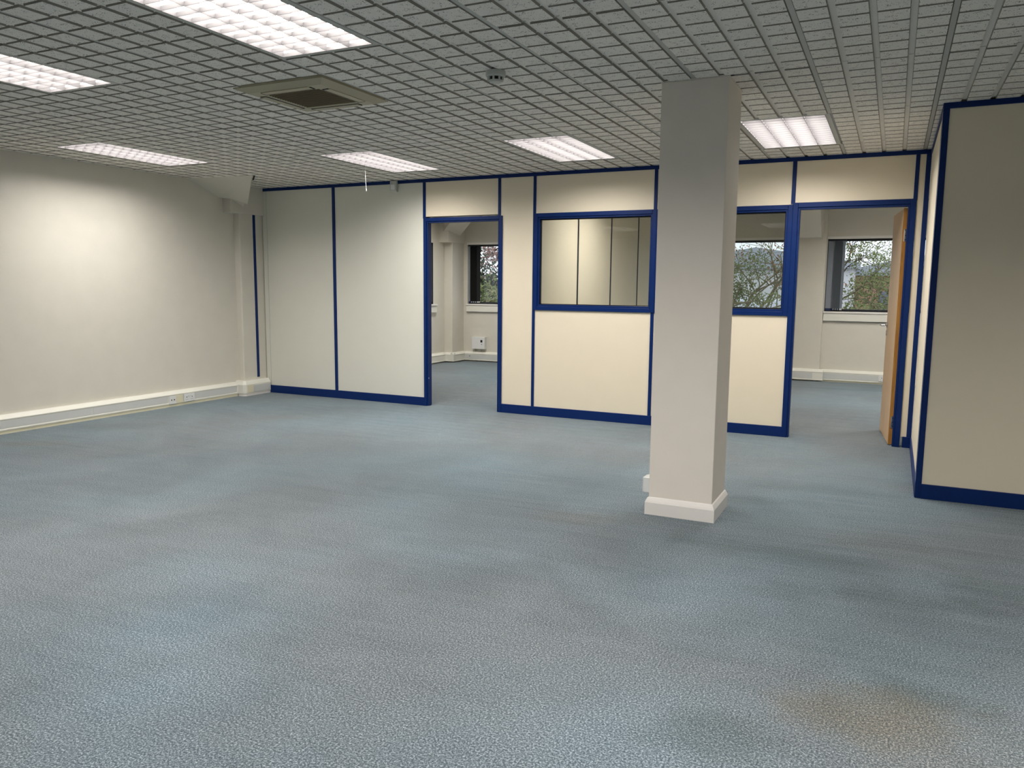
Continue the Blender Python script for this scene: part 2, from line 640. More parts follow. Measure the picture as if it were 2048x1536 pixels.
for i in range(int(math.floor(XW / C)), int(math.ceil(XR / C))):
    for j in range(int(math.floor(YR / C)), int(math.ceil(YF / C))):
        cx, cy = (i + 0.5) * C, (j + 0.5) * C
        if in_fixture(cx, cy):
            continue
        if AC[0] + 0.02 < cx < AC[1] - 0.02 and AC[2] + 0.02 < cy < AC[3] - 0.02:
            continue
        if COLM[0] < cx < COLM[1] and COLM[2] < cy < COLM[3]:
            continue
        x0, x1 = max(i * C + gx, XW), min((i + 1) * C - gx, XR)
        y0, y1 = max(j * C + gy, YR), min((j + 1) * C - gy, YF)
        # the joints between whole tiles are wider and each tile sits a little differently
        key = (i // 4, j // 8)
        if key not in sag:
            sag[key] = rs.uniform(-0.0012, 0.0012)
        if j % 8 == 0:
            y0 += 0.002
        if j % 8 == 7:
            y1 -= 0.002
        if x1 - x0 < 0.01 or y1 - y0 < 0.01:
            continue
        z = H + sag[key]
        b = len(base.v)
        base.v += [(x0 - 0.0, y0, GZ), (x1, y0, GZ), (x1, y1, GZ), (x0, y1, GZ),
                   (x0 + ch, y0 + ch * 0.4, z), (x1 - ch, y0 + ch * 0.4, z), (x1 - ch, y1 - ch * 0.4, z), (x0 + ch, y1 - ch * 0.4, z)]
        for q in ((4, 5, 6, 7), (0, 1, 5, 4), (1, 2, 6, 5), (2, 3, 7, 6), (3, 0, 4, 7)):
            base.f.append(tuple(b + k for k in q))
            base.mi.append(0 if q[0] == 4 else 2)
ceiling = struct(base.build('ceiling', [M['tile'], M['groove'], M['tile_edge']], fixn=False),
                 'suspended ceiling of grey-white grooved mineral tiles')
tee = MB()
for ix in range(ix0 + 1, ix1):
    x = ix * T
    cuts = sorted([(iy * T, (iy + 2) * T) for fx, iy in FIX if fx in (ix, ix - 1)])
    y = YR
    segs = []
    for a, c in cuts:
        if a > y:
            segs.append((y, a))
        y = max(y, c)
    segs.append((y, YF))
    for a, c in segs:
        if AC[0] < x < AC[1] and a < AC[2] < c:
            tee.box(x - 0.0115, x + 0.0115, a, AC[2], H + 0.0045, H + 0.03)
            tee.box(x - 0.0115, x + 0.0115, AC[3], c, H + 0.0045, H + 0.03)
        elif COLM[0] < x < COLM[1] and a < COLM[2] < c:
            tee.box(x - 0.0115, x + 0.0115, a, COLM[2], H + 0.0045, H + 0.03)
            tee.box(x - 0.0115, x + 0.0115, COLM[3], c, H + 0.0045, H + 0.03)
        else:
            tee.box(x - 0.0115, x + 0.0115, a, c, H + 0.0045, H + 0.03)
tee.build('ceiling_grid', M['tee'], ceiling)

# ------------------------------------------------------------------ partition (wall_back)
PB = YP + 0.080      # rear face
PT = 0.008           # how far the blue covers stand proud
part = bpy.data.objects.new('wall_back', None)
COL.objects.link(part)
struct(part, 'office partition of cream and off-white panels with blue metal trim')

def panel(x0, x1, z0, z1, m, lab=None):
    o = MB().box(x0, x1, YP, PB, z0, z1).build('panel', m, part)
    if lab:
        part_label(o, lab)
    return o
HR = H - 0.035
XL = -4.02
panel(XL, -3.955, 0.0, HR, M['white_panel'], 'narrow off-white closing strip')
panel(-3.952, -2.975, 0.09, HR, M['white_panel'], 'off-white panel')
panel(-2.937, -1.757, 0.09, HR, M['white_panel'], 'off-white panel')
panel(-1.727, -0.854, 2.05, HR, M['cream'])
panel(-0.826, -0.459, 0.09, HR, M['cream'])
panel(-0.431, 0.776, 2.045, HR, M['cream'])
panel(-0.431, 0.776, 0.09, 1.085, M['cream'])
panel(0.806, 2.013, 2.045, HR, M['cream'])
panel(0.806, 2.013, 0.09, 1.085, M['cream'])
panel(2.026, 2.94, 2.06, HR, M['cream'])
panel(2.968, 3.016, 0.09, HR, M['cream'], 'narrow cream panel beside the corner post')

def blue(name, x0, x1, z0, z1, d=PT):
    return MB().box(x0, x1, YP - d, PB + d, z0, z1).build(name, M['blue'], part, bevel=0.002)
blue('head_rail', XL - 0.03, 3.05, HR, H)
for x, w, z0 in ((-2.956, 0.040, 0.09), (-1.742, 0.034, 2.03), (-0.840, 0.030, 2.03), (-0.445, 0.030, 0.09),
                 (0.791, 0.032, 0.09), (2.010, 0.034, 2.05), (2.954, 0.030, 2.05)):
    blue('stud', x - w / 2, x + w / 2, z0, HR)
blue('corner_post', 3.014, 3.050, 0.0, HR)
blue('skirting', -4.00, -1.752, 0.0, 0.092, 0.012)
blue('skirting', -0.803, 2.013, 0.0, 0.092, 0.012)
blue('skirting', 2.985, 3.046, 0.0, 0.092, 0.012)

def frame_step(root, x0, x1, z0, z1, w, sides, m):
    """moulded blue frame: broad face with a raised inner step, both sides of the partition"""
    def bar(a, b, c, d, name):
        o = MB().box(a, b, YP - 0.014, PB + 0.014, c, d).build(name, m, root, bevel=0.003)
        return o
    if 'l' in sides:
        bar(x0, x0 + w, z0, z1, 'jamb')
    if 'r' in sides:
        bar(x1 - w, x1, z0, z1, 'jamb')
    if 't' in sides:
        bar(x0 + w, x1 - w, z1 - w, z1, 'head')
    if 'b' in sides:
        bar(x0 + w, x1 - w, z0, z0 + w, 'sill_rail')
    s = w * 0.42
    b = MB()
    zi0 = z0 + (w if 'b' in sides else 0)
    if 'l' in sides:
        b.box(x0 + w, x0 + w + s, YP - 0.004, PB - 0.02, zi0, z1 - w)
    if 'r' in sides:
        b.box(x1 - w - s, x1 - w, YP - 0.004, PB - 0.02, zi0, z1 - w)
    if 't' in sides:
        b.box(x0 + w + s, x1 - w - s, YP - 0.004, PB - 0.02, z1 - w - s, z1 - w)
    if 'b' in sides:
        b.box(x0 + w + s, x1 - w - s, YP - 0.004, PB - 0.02, zi0, zi0 + s)
    b.build('rebate', m, root, bevel=0.002)

def structure_root(name, label):
    o = bpy.data.objects.new(name, None)
    COL.objects.link(o)
    return struct(o, label)

d1 = structure_root('door_1', 'blue-framed open doorway into the darker office')
frame_step(d1, -1.752, -0.803, 0.0, 2.035, 0.036, 'lrt', M['blue'])
MB().box(-1.7015, -1.7000, YP + 0.004, YP + 0.012, 0.30, 0.315).build('paint_chip', M['plastic'], d1)

def inner_window(name, x0, x1, label):
    w = structure_root(name, label)
    frame_step(w, x0, x1, 1.082, 2.045, 0.040, 'lrtb', M['blue'])
    g = MB()
    gx0, gx1, gz0, gz1 = x0 + 0.057, x1 - 0.057, 1.139, 1.988
    yg = YP + 0.034
    g.box(gx0, gx0 + 0.008, yg - 0.012, yg + 0.012, gz0, gz1)
    g.box(gx1 - 0.008, gx1, yg - 0.012, yg + 0.012, gz0, gz1)
    g.box(gx0, gx1, yg - 0.012, yg + 0.012, gz0, gz0 + 0.008)
    g.box(gx0, gx1, yg - 0.012, yg + 0.012, gz1 - 0.010, gz1)
    g.build('gasket', M['gasket'], w)
    MB().quad([(gx0, yg, gz0), (gx1, yg, gz0), (gx1, yg, gz1), (gx0, yg, gz1)]).build('pane', M['glass'], w, fixn=False)
    return w
inner_window('window_1', -0.447, 0.807, 'blue-framed interior window showing a partition with dark joints through it')
inner_window('window_2', 0.807, 2.012, 'blue-framed interior window partly behind the square pillar')

d2 = structure_root('door_2', 'blue-framed doorway with the beech door standing open')
frame_step(d2, 2.012, 2.966, 0.0, 2.060, 0.042, 'lrt', M['blue'])

# door leaf: hinged on the right jamb, swung into the far office
leaf = structure_root('door_3', 'light beech door leaf standing open, hinged on the blue right jamb')
HX, HY = 2.921, 1.757
ang = math.atan2(0.70, -0.070)            # direction of the leaf from the hinge
leaf.location = (HX, HY, 0.0)
leaf.rotation_euler = (0, 0, ang)
LW, LT, LZ0, LZ1 = 0.76, 0.044, 0.008, 1.992
MB().box(0.007, LW, -0.0, LT, LZ0, LZ1).build('leaf_panel', M['veneer'], leaf, bevel=0.001)
part_label(MB().box(0.0, 0.007, -0.0, LT, LZ0, LZ1).build('lipping', M['lipping'], leaf), 'orange-brown oak edge strip')
for z in (0.20, 1.77):
    hb = MB()
    hb.box(-0.0035, 0.0, 0.004, LT - 0.010, z - 0.05, z + 0.05)
    hb.tube([(-0.004, -0.004, z - 0.05), (-0.004, -0.004, z + 0.05)], 0.006, 10)
    h = hb.build('hinge', M['steel'], leaf)
    sb = MB()
    for dz in (-0.035, 0.0, 0.035):
        sb.lathe([(0.004, 0), (0.004, -0.001)], (-0.0035, 0.02, z + dz), 10, 'x')
    sb.build('screw', M['slot'], h)
for side in (1, -1):
    y0 = LT if side > 0 else 0.0
    yy = y0 + side * 0.001
    hnd = MB()
    hnd.lathe([(0.026, 0), (0.026, side * 0.006), (0.022, side * 0.008)], (LW - 0.06, y0, 1.00), 20, 'y')
    hnd.tube([(LW - 0.06, yy, 1.00), (LW - 0.06, y0 + side * 0.045, 1.00), (LW - 0.066, y0 + side * 0.055, 1.00),
              (LW - 0.08, y0 + side * 0.060, 1.00), (LW - 0.165, y0 + side * 0.060, 1.00), (LW - 0.176, y0 + side * 0.055, 1.00),
              (LW - 0.180, y0 + side * 0.030, 1.00)], 0.0095, 10)
    part_label(hnd.build('handle', M['steel'], leaf, smooth=False), 'satin steel lever handle')
    k = MB().lathe([(0.026, 0), (0.026, side * 0.006), (0.022, side * 0.008)], (LW - 0.06, y0, 0.925), 20, 'y')
    k.build('keyhole_plate', M['steel'], leaf)

# ------------------------------------------------------------------ cream enclosure at the right (wall_corner)
BX, BY = 3.045, -0.06
box = bpy.data.objects.new('wall_corner', None)
COL.objects.link(box)
struct(box, 'cream panelled enclosure with dark blue trim at the right')
o = MB().box(BX + 0.008, XR, BY + 0.008, BY + 0.07, 0.0, H - 0.0).build('front_panel', M['cream'], box)
o = MB().box(BX + 0.008, BX + 0.07, BY + 0.03, YP - 0.005, 0.0, H).build('side_panel', M['cream'], box)
MB().box(BX, XR, BY, BY + 0.02, HR, H).build('head_rail', M['blue'], box, bevel=0.002)
MB().box(BX, BX + 0.036, BY, BY + 0.022, 0.0, HR).build('corner_post', M['blue'], box, bevel=0.003)
MB().box(BX + 0.034, XR, BY - 0.004, BY + 0.02, 0.0, 0.094).build('skirting', M['blue'], box, bevel=0.002)
MB().box(BX, BX + 0.02, BY + 0.022, YP - 0.012, HR, H).build('head_rail', M['blue'], box, bevel=0.002)
MB().box(BX - 0.002, BX + 0.02, BY + 0.03, YP - 0.012, 0.0, 0.092).build('skirting', M['blue'], box, bevel=0.002)
part_label(MB().box(BX + 0.002, BX + 0.02, BY + 0.024, BY + 0.10, 0.09, HR).build('edge_strip', M['gloss'], box), 'thin white edge strip')
MB().box(BX + 0.001, BX + 0.02, BY + 0.10, BY + 0.14, 0.09, HR).build('stud', M['blue'], box)
for x in (4.28, 5.5):
    MB().box(x - 0.016, x + 0.016, BY, BY + 0.02, 0.094, HR).build('stud', M['blue'], box, bevel=0.002)

# partition between the two far offices
bt = bpy.data.objects.new('wall_between', None)
COL.objects.link(bt)
struct(bt, 'cream partition with dark joints seen through the interior window')
XB = -0.47
MB().box(XB - 0.06, XB, PB + 0.01, YF, 0.0, H).build('panel', M['cream'], bt)
for y, w in ((PB + 0.075, 0.065), (2.98, 0.016), (4.16, 0.016), (5.34, 0.016)):
    MB().box(XB - 0.005, XB + 0.006, y - w, y + w, 0.0, H).build('stud', M['joint'], bt)
MB().box(XB, XB + 0.006, PB + 0.01, YF - 0.08, 0.0, 0.09).build('skirting', M['blue'], bt)
# right wall of the far office
struct(MB().box(4.2, 4.3, PB, YF, 0, H).build('wall_office', M['wall']))

# ------------------------------------------------------------------ square pillar
x0, x1, y0, y1 = COLM
col = thing('pillar', 'square off-white pillar standing on the carpet before the partition', 'pillar', ((x0 + x1) / 2, (y0 + y1) / 2, 0))
hw, hd = (x1 - x0) / 2, (y1 - y0) / 2
MB().box(-hw, hw, -hd, hd, 0.0, H + 0.008).build('shaft', M['pillar'], col, bevel=0.003)
sk = MB()
prof = [(0.018, 0.0), (0.018, 0.072), (0.013, 0.084), (0.006, 0.098), (0.0, 0.104)]
b0 = len(sk.v)
for off, z in prof:
    for sx, sy in ((-1, -1), (1, -1), (1, 1), (-1, 1)):
        sk.v.append((sx * (hw + off), sy * (hd + off), z))
for i in range(len(prof) - 1):
    for k in range(4):
        k2 = (k + 1) % 4
        sk.f.append((i * 4 + k, i * 4 + k2, (i + 1) * 4 + k2, (i + 1) * 4 + k))
        sk.mi.append(0)
part_label(sk.build('skirting', M['gloss'], col), 'white gloss moulded skirting')
cb = MB().box(-hw - 0.004, hw + 0.004, -hd - 0.004, hd + 0.004, H - 0.006, H + 0.006)
cb.build('collar', M['pillar'], col)
# dark slits where the tiles are cut around it
gap = MB().box(hw, hw + 0.022, -hd, hd + 0.01, H + 0.0005, H + 0.009)
gap.build('tile_gap', M['slot'], col)
so = thing('socket_box', 'small white surface socket box on the side of the square pillar above its skirting', 'socket', (x0, -1.145, 0.168))
MB().box(-0.036, 0.0, -0.045, 0.045, -0.045, 0.045).build('back_box', M['plastic'], so, bevel=0.004)
MB().box(-0.042, -0.036, -0.043, 0.043, -0.043, 0.043).build('face_plate', M['plastic'], so, bevel=0.002)

# ------------------------------------------------------------------ fluorescent modular fixtures
fx = thing('ceiling_light', 'x', 'ceiling light', (0, 0, H), 0, 'modular fluorescent lights in the main office ceiling')
fl = MB()
e = 0.030
a, b = T, 2 * T
fl.box(0.001, e, 0.001, b - 0.001, 0.0030, 0.0040)
fl.box(a - e, a - 0.001, 0.001, b - 0.001, 0.0030, 0.0040)
fl.box(e, a - e, 0.001, e, 0.0030, 0.0040)
fl.box(e, a - e, b - e, b - 0.001, 0.0030, 0.0040)
fl.build('flange', M['tee'], fx)
hs = MB()
zt = 0.088
hs.quad([(0.001, 0.001, 0.0035), (0.001, b - 0.001, 0.0035), (0.001, b - 0.001, zt), (0.001, 0.001, zt)])
hs.quad([(a - 0.001, 0.001, 0.0035), (a - 0.001, b - 0.001, 0.0035), (a - 0.001, b - 0.001, zt), (a - 0.001, 0.001, zt)])
hs.quad([(0.001, 0.001, 0.0035), (a - 0.001, 0.001, 0.0035), (a - 0.001, 0.001, zt), (0.001, 0.001, zt)])
hs.quad([(0.001, b - 0.001, 0.0035), (a - 0.001, b - 0.001, 0.0035), (a - 0.001, b - 0.001, zt), (0.001, b - 0.001, zt)])
hs.quad([(0.001, 0.001, zt), (a - 0.001, 0.001, zt), (a - 0.001, b - 0.001, zt), (0.001, b - 0.001, zt)])
hs.build('housing', M['housing'], fx, fixn=False)
lamp = MB()
zl = 0.070
lamp.quad([(e + 0.004, e + 0.004, zl), (e + 0.004, b - e - 0.004, zl), (a - e - 0.004, b - e - 0.004, zl), (a - e - 0.004, e + 0.004, zl)])
part_label(lamp.build('lamp_tray', M['glow'], fx, fixn=False), 'glowing lamp tray above the louvre')
lv = MB()
zb, zc = 0.002, 0.037
NB = 14
for i in range(5):
    x = e + (a - 2 * e) * i / 4
    lv.prism([(x - 0.0012, zb), (x + 0.0012, zb), (x + 0.006, zc), (x - 0.006, zc)], 'y', e, b - e)
for j in range(NB + 1):
    y = e + (b - 2 * e) * j / NB
    b_ = len(lv.v)
    lv.prism([(y - 0.0012, zb), (y + 0.0012, zb), (y + 0.002, 0.020), (y - 0.002, 0.020)], 'x', e, a - e)
part_label(lv.build('louvre', M['louvre'], fx), 'white egg-crate louvre')
LAB = {(0, -6): 'large lit louvre light nearest the top edge, before the ceiling air unit',
       (-3, -6): 'lit louvre light cut off by the frame edge, above the plain wall',
       (-6, -2): 'lit louvre light close along the plain wall with the sockets',
       (-3, 0): 'lit louvre light above the motion sensor, with the pull cord hanging from its edge',
       (0, 0): 'lit louvre light above the cream panels between doorway and square pillar',
       (3, 0): 'lit louvre light just beyond the square pillar, above the open beech door'}
LAB2 = {(-6, 7): 'added louvre light over the corner pier of the darker office', (-3, 5): 'added louvre light in the middle of the darker office',  # both unseen, added to brighten the darker office
        (0, 4): 'louvre light over the partition seen through the interior window', (1, -11): 'louvre light behind the viewer, mirrored in the interior window', (9, -6): 'added louvre light off the right edge of the photograph',  # right-edge lamp is unseen, added to brighten the ceiling and enclosure there
        (4, 7): 'added louvre light before the window behind the beech door', (3, -7): 'louvre light beyond the top edge, in line with the square pillar',  # the one before the window is unseen, added to brighten the far wall
        (6, -7): 'added louvre light beyond the top edge, in front of the cream enclosure', (6, 5): 'added louvre light over the space behind the open beech door', (-4, -11): 'louvre light behind the viewer, along the plain wall side'}  # unseen lamps added to brighten the enclosure front and the office past the door
first = True
for k in FIX:
    lab = LAB.get(k)
    grp = 'modular fluorescent lights in the main office ceiling'
    if lab is None:
        if k[1] >= 4:
            lab = LAB2[k]
            grp = 'louvre lights beyond the partition'
        else:
            lab = LAB2[k]
            grp = 'louvre lights outside the photograph'
    if first:
        fx.location = (k[0] * T, k[1] * T, H)
        fx['label'] = lab
        fx['group'] = grp
        first = False
    else:
        dup(fx, (k[0] * T, k[1] * T, H), 0, lab, grp)

# ------------------------------------------------------------------ air conditioning cassette
ax, ay = (AC[0] + AC[1]) / 2, (AC[2] + AC[3]) / 2
aw, ad = (AC[1] - AC[0]) / 2, (AC[3] - AC[2]) / 2
ac = thing('air_conditioner', 'square cream ceiling air conditioning cassette with brown grille', 'air conditioner', (ax, ay, H))
fr = MB()
zo, zi = -0.006, -0.028
def ring(mb, w0, d0, z0, w1, d1, z1, mi=0):
    P0 = [(-w0, -d0, z0), (w0, -d0, z0), (w0, d0, z0), (-w0, d0, z0)]
    P1 = [(-w1, -d1, z1), (w1, -d1, z1), (w1, d1, z1), (-w1, d1, z1)]
    for k in range(4):
        k2 = (k + 1) % 4
        mb.quad([P0[k], P0[k2], P1[k2], P1[k]], mi)
ring(fr, aw, ad, 0.008, aw, ad, -0.006)
ring(fr, aw, ad, -0.006, aw - 0.055, ad - 0.055, -0.026)
ring(fr, aw - 0.055, ad - 0.055, -0.026, aw - 0.125, ad - 0.125, -0.028)
ring(fr, aw - 0.125, ad - 0.125, -0.028, aw - .135, ad - .135, -0.022)
fr.build('fascia', M['ac'], ac, fixn=False)
gr = MB()
gr.quad([(-aw + .135, -ad + .135, -0.022), (aw - .135, -ad + .135, -0.022), (aw - .135, ad - .135, -0.022), (-aw + .135, ad - .135, -0.022)])
n = 16
for i in range(n):
    y = -ad + 0.14 + (2 * ad - 0.28) * (i + 0.5) / n
    gr.box(-aw + .138, aw - .138, y - 0.0035, y + 0.0035, -0.026, -0.022)
part_label(gr.build('grille', M['ac_dark'], ac), 'brown return air grille')
for k in range(4):
    L = (aw if k % 2 == 0 else ad) - 0.150
    dd = (ad if k % 2 == 0 else aw)
    fb = MB()
    s0 = -dd + 0.062
    # flap with a dark slot round it
    fb.box(-L, L, s0, s0 + 0.046, -0.0300, -0.026, 0)
    fb.box(-L - 0.006, L + 0.006, s0 + 0.046, s0 + 0.056, -0.0292, -0.026, 1)
    fb.box(-L - 0.010, -L, s0 + 0.012, s0 + 0.053, -0.0292, -0.026, 1)
    fb.box(L, L + 0.010, s0 + 0.012, s0 + 0.053, -0.0292, -0.026, 1)
    o = fb.build('air_flap', [M['ac'], M['slot']], ac)
    o.rotation_euler = (0, 0, k * math.pi / 2)

# ------------------------------------------------------------------ smoke detector
sd = thing('smoke_detector', 'round white smoke detector on the grooved ceiling', 'smoke detector', (0.885, -1.775, H))
MB().lathe([(0.052, 0.001), (0.053, -0.006), (0.052, -0.024), (0.047, -0.030)], (0, 0, 0), 36).build('base', M['plastic_old'], sd, smooth=False)
MB().lathe([(0.036, -0.030), (0.034, -0.046)], (0, 0, 0), 24).build('sensing_chamber', M['slot'], sd)
cap = MB().lathe([(0.020, -0.058), (0.032, -0.055), (0.036, -0.047), (0.036, -0.045), (0.018, -0.045)], (0, 0, 0), 28)
for k in range(8):
    mt = Matrix.Rotation(k * math.pi / 4 + 0.2, 4, 'Z')
    cap.box(0.030, 0.044, -0.0045, 0.0045, -0.048, -0.029, 0, mt)
cap.build('cage', M['plastic_old'], sd)

# ------------------------------------------------------------------ motion sensor on the partition
ms = thing('motion_sensor', 'white motion sensor fixed high on the off-white partition panel', 'sensor', (-2.112, YP - PT - 0.001, 2.385), R(6))
MB().prism([(-0.0, -0.062), (-0.030, -0.062), (-0.046, -0.048), (-0.050, 0.050), (-0.040, 0.060), (0.0, 0.060)], 'x', -0.036, 0.036).build('body', M['plastic_old'], ms, bevel=0.004)
MB().prism([(-0.048, -0.040), (-0.052, -0.036), (-0.054, 0.010), (-0.050, 0.012), (-0.046, -0.0)], 'x', -0.024, 0.024).build('lens', M['plastic'], ms)
MB().lathe([(0.003, 0), (0.003, -0.002)], (-0.012, -0.050, 0.028), 10, 'y').build('indicator_light', M['slot'], ms)

# ------------------------------------------------------------------ pull cord at the light's edge
pc = thing('pull_cord', 'thin white pull cord hanging from the edge of a ceiling light', 'cord', (-1.83, 0.77, H - 0.001))
MB().tube([(0, 0, 0), (0.004, 0, -0.09), (0.012, 0, -0.20)], 0.0013, 6).build('string', M['plastic'], pc)
MB().lathe([(0.0015, 0), (0.004, -0.006), (0.0045, -0.026), (0.001, -0.030)], (0.012, 0, -0.196), 10).build('bead', M['pvc_grey'], pc)

# ------------------------------------------------------------------ corner pier, capital block and sloping haunch
PX, PY = -4.03, 1.335
pier = structure_root('trim_1', 'boxed pier with capital block and sloping haunch where wall and partition meet')
MB().box(XW - 0.01, PX, PY, YP + 0.10, 0.0, 2.14).build('pier', M['wall'], pier, bevel=0.012)
part_label(MB().box(PX - 0.002, PX + 0.006, 1.545, 1.583, 0.20, 2.125).build('cover_strip', M['blue'], pier, bevel=0.002), 'dark blue vertical strip')
MB().box(XW - 0.01, -4.0, 1.175, YP + 0.0, 2.125, H + 0.02).build('capital_block', M['wall'], pier, bevel=0.003)
hv = [(XW - 0.01, 0.66, H + 0.01), (-3.26, 0.76, H + 0.01), (-3.83, 1.27, 2.215), (-3.965, 1.15, 2.272), (XW - 0.01, 1.13, 2.285),
      (XW - 0.01, 1.30, H + 0.01), (-3.83, 1.34, H + 0.01), (-3.965, 1.34, 2.2)]
hm = MB()
hm.v = hv
hm.f = [(0, 1, 2, 3, 4), (1, 6, 2), (2, 6, 7, 3), (0, 5, 6, 1), (3, 7, 5, 4), (5, 7, 6), (0, 4, 5)]
hm.mi = [0] * 7
hm.build('haunch', M['wall'], pier)
mt = Matrix.Translation((-3.262, 0.775, 0)) @ Matrix.Rotation(R(135.8), 4, 'Z')
MB().box(0.0, 0.40, -0.022, -0.004, H - 0.002, H + 0.011, 0, mt).build('tile_gap', M['slot'], pier)
# joint seam
MB().box(-3.957, -3.952, YP - 0.0015, YP, 0.09, HR).build('joint_seam', M['plastic_old'], part)

# ------------------------------------------------------------------ trunking runs
def trunk_profile(depth, h0, h1):
    return [(0, h0), (depth, h0), (depth, h0 + 0.012), (depth - 0.004, h0 + 0.016), (depth - 0.004, h1 - 0.045), (depth, h1 - 0.041),
            (depth, h1 - 0.034), (0.022, h1), (0, h1)]

def run_x(name, ya, yb, xw, depth, sgn=1, h0=0.030, h1=0.165, parent=None):
    """run along y on a wall at x = xw, standing out towards sgn"""
    P = [(xw + sgn * d, z) for d, z in trunk_profile(depth, h0, h1)]
    return MB().prism(P, 'y', ya, yb).build(name, M['pvc'], parent)

tr = thing('cable_trunking', 'white skirting cable trunking along the foot of the plain wall', 'cable trunking', (0, 0, 0))
run_x('casing', YR + 0.02, PY - 0.079, XW + 0.001, 0.060, parent=tr)
part_label(MB().box(XW + 0.001, XW + 0.056, YR + 0.02, PY - 0.08, 0.0, 0.029).build('skirting', M['cream_skirt'], tr), 'cream skirting board under the trunking')
for (a, c) in ((YR + 0.02, -0.62), (-0.615, 0.255), (0.62, PY - 0.10)):
    MB().box(XW + 0.055, XW + 0.0585, a, c, 0.050, 0.116).build('cover', M['pvc_grey'], tr)
# return round the pier
zt1 = 0.178
def pier_outline(d):
    return [(XW + 0.001, PY - 0.078 + d), (-3.985 - d * 0.7, PY - 0.078 + d), (-3.955 - d, PY - 0.048 + d * 0.7),
            (-3.955 - d, YP - 0.016), (PX + 0.0005, YP - 0.016), (PX + 0.0005, PY - 0.0005), (XW + 0.001, PY - 0.0005)]
def loft(mb, o0, z0, o1, z1, cap0=True, cap1=True):
    n = len(o0)
    b = len(mb.v)
    mb.v += [(x, y, z0) for x, y in o0] + [(x, y, z1) for x, y in o1]
    for k in range(n):
        k2 = (k + 1) % n
        mb.f.append((b + k, b + k2, b + n + k2, b + n + k))
        mb.mi.append(0)
    if cap0:
        mb.f.append(tuple(b + k for k in reversed(range(n))))
        mb.mi.append(0)
    if cap1:
        mb.f.append(tuple(b + n + k for k in range(n)))
        mb.mi.append(0)
rb = MB()
loft(rb, pier_outline(0.0), 0.030, pier_outline(0.0), 0.134, True, False)
loft(rb, pier_outline(0.0), 0.134, pier_outline(0.030), zt1, False, True)
rb.build('pier_casing', M['pvc'], tr)
sb = MB()
loft(sb, pier_outline(0.006), 0.0, pier_outline(0.006), 0.029)
sb.build('pier_skirting', M['gloss'], tr)
MB().box(-3.956, -3.951, 1.40, YP - 0.020, 0.045, 0.122).build('cover', M['pvc_grey'], tr)
MB().box(-3.956, -3.9525, 1.300, 1.396, 0.042, 0.126).build('corner_cap', M['cream_skirt'], tr)
MB().box(XW + 0.052, XW + 0.066, PY - 0.092, PY - 0.079, 0.03, 0.130).build('end_clip', M['gloss'], tr)

XP = XW + 0.0605
ds = thing('power_socket', 'white double power socket set in the wall trunking', 'socket', (XP, 0.532, 0.077))
MB().box(0, 0.009, -0.073, 0.073, -0.043, 0.043).build('face_plate', M['plastic'], ds, bevel=0.002)
for k in (-1, 1):
    h = MB()
    yc = k * 0.036
    h.box(0.009, 0.0095, yc - 0.004, yc + 0.004, 0.000, 0.012)
    h.box(0.009, 0.0095, yc - 0.014, yc - 0.007, -0.022, -0.018)
    h.box(0.009, 0.0095, yc + 0.007, yc + 0.014, -0.022, -0.018)
    h.build('pin_holes', M['slot'], ds)
    MB().box(0.009, 0.013, k * 0.013 - 0.006, k * 0.013 + 0.006, 0.012, 0.030).build('rocker_switch', M['plastic'], ds, bevel=0.001)
dt = thing('data_outlet', 'small white twin data outlet beside the double power socket', 'socket', (XP, 0.312, 0.073))
MB().box(0, 0.008, -0.044, 0.044, -0.043, 0.043).build('face_plate', M['plastic'], dt, bevel=0.002)
for k in (-1, 1):
    MB().box(0.008, 0.0095, k * 0.018 - 0.011, k * 0.018 + 0.011, -0.014, 0.014).build('jack', M['pvc'], dt)
    MB().box(0.0095, 0.010, k * 0.018 - 0.006, k * 0.018 + 0.006, -0.004, 0.008).build('jack_opening', M['slot'], dt)
part_label(MB().box(XP - 0.006, XP + 0.002, 0.360, 0.455, 0.032, 0.116).build('blank_plate', M['cream_skirt'], tr), 'cream blank cover plate')

# ------------------------------------------------------------------ far wall: piers, sills, trunking
def far_pier(name, x0, x1, label):
    t = structure_root(name, label)
    MB().box(x0, x1, YF - 0.10, YF + 0.001, 0.0, H + 0.005).build('pier', M['wall'], t, bevel=0.008)
    hm = MB()
    a, b = x0 + 0.01, x1 - 0.05
    hm.prism([(YF - 0.10, 2.02), (YF - 0.34, 2.03), (YF - 0.80, H + 0.006), (YF - 0.10, H + 0.006)], 'x', a, b)
    hm.build('haunch', M['wall'], t)
    return t
far_pier('trim_2', 1.575, 1.945, 'wall pier with sloping haunch between the office windows')
ct = structure_root('trim_3', 'corner pier with diagonal haunch in the darker office')
CX, CY = -3.955, 6.10
MB().box(XW - 0.001, CX, CY, YF + 0.001, 0.0, H + 0.005).build('pier', M['wall'], ct, bevel=0.006)
hm = MB()
w = 0.17
dx, dy = 1 / math.sqrt(2), -1 / math.sqrt(2)
px, py = 1 / math.sqrt(2), 1 / math.sqrt(2)
def hp(s, t_, z):
    return (CX - 0.10 + dx * s + px * t_, CY + 0.10 + dy * s + py * t_, z)
hm.v = [hp(0.0, -w, 2.16), hp(0.0, w, 2.16), hp(1.1, w, H + 0.006), hp(1.1, -w, H + 0.006), hp(0.0, -w, H + 0.006), hp(0.0, w, H + 0.006)]
hm.f = [(0, 1, 2, 3), (0, 3, 4), (1, 5, 2), (0, 4, 5, 1), (3, 2, 5, 4)]
hm.mi = [0] * 5
hm.build('haunch', M['wall'], ct)
cbk = MB().box(XW - 0.001, CX + 0.02, CY - 0.16, YF, 2.04, H + 0.005).build('capital_block', M['wall'], ct)

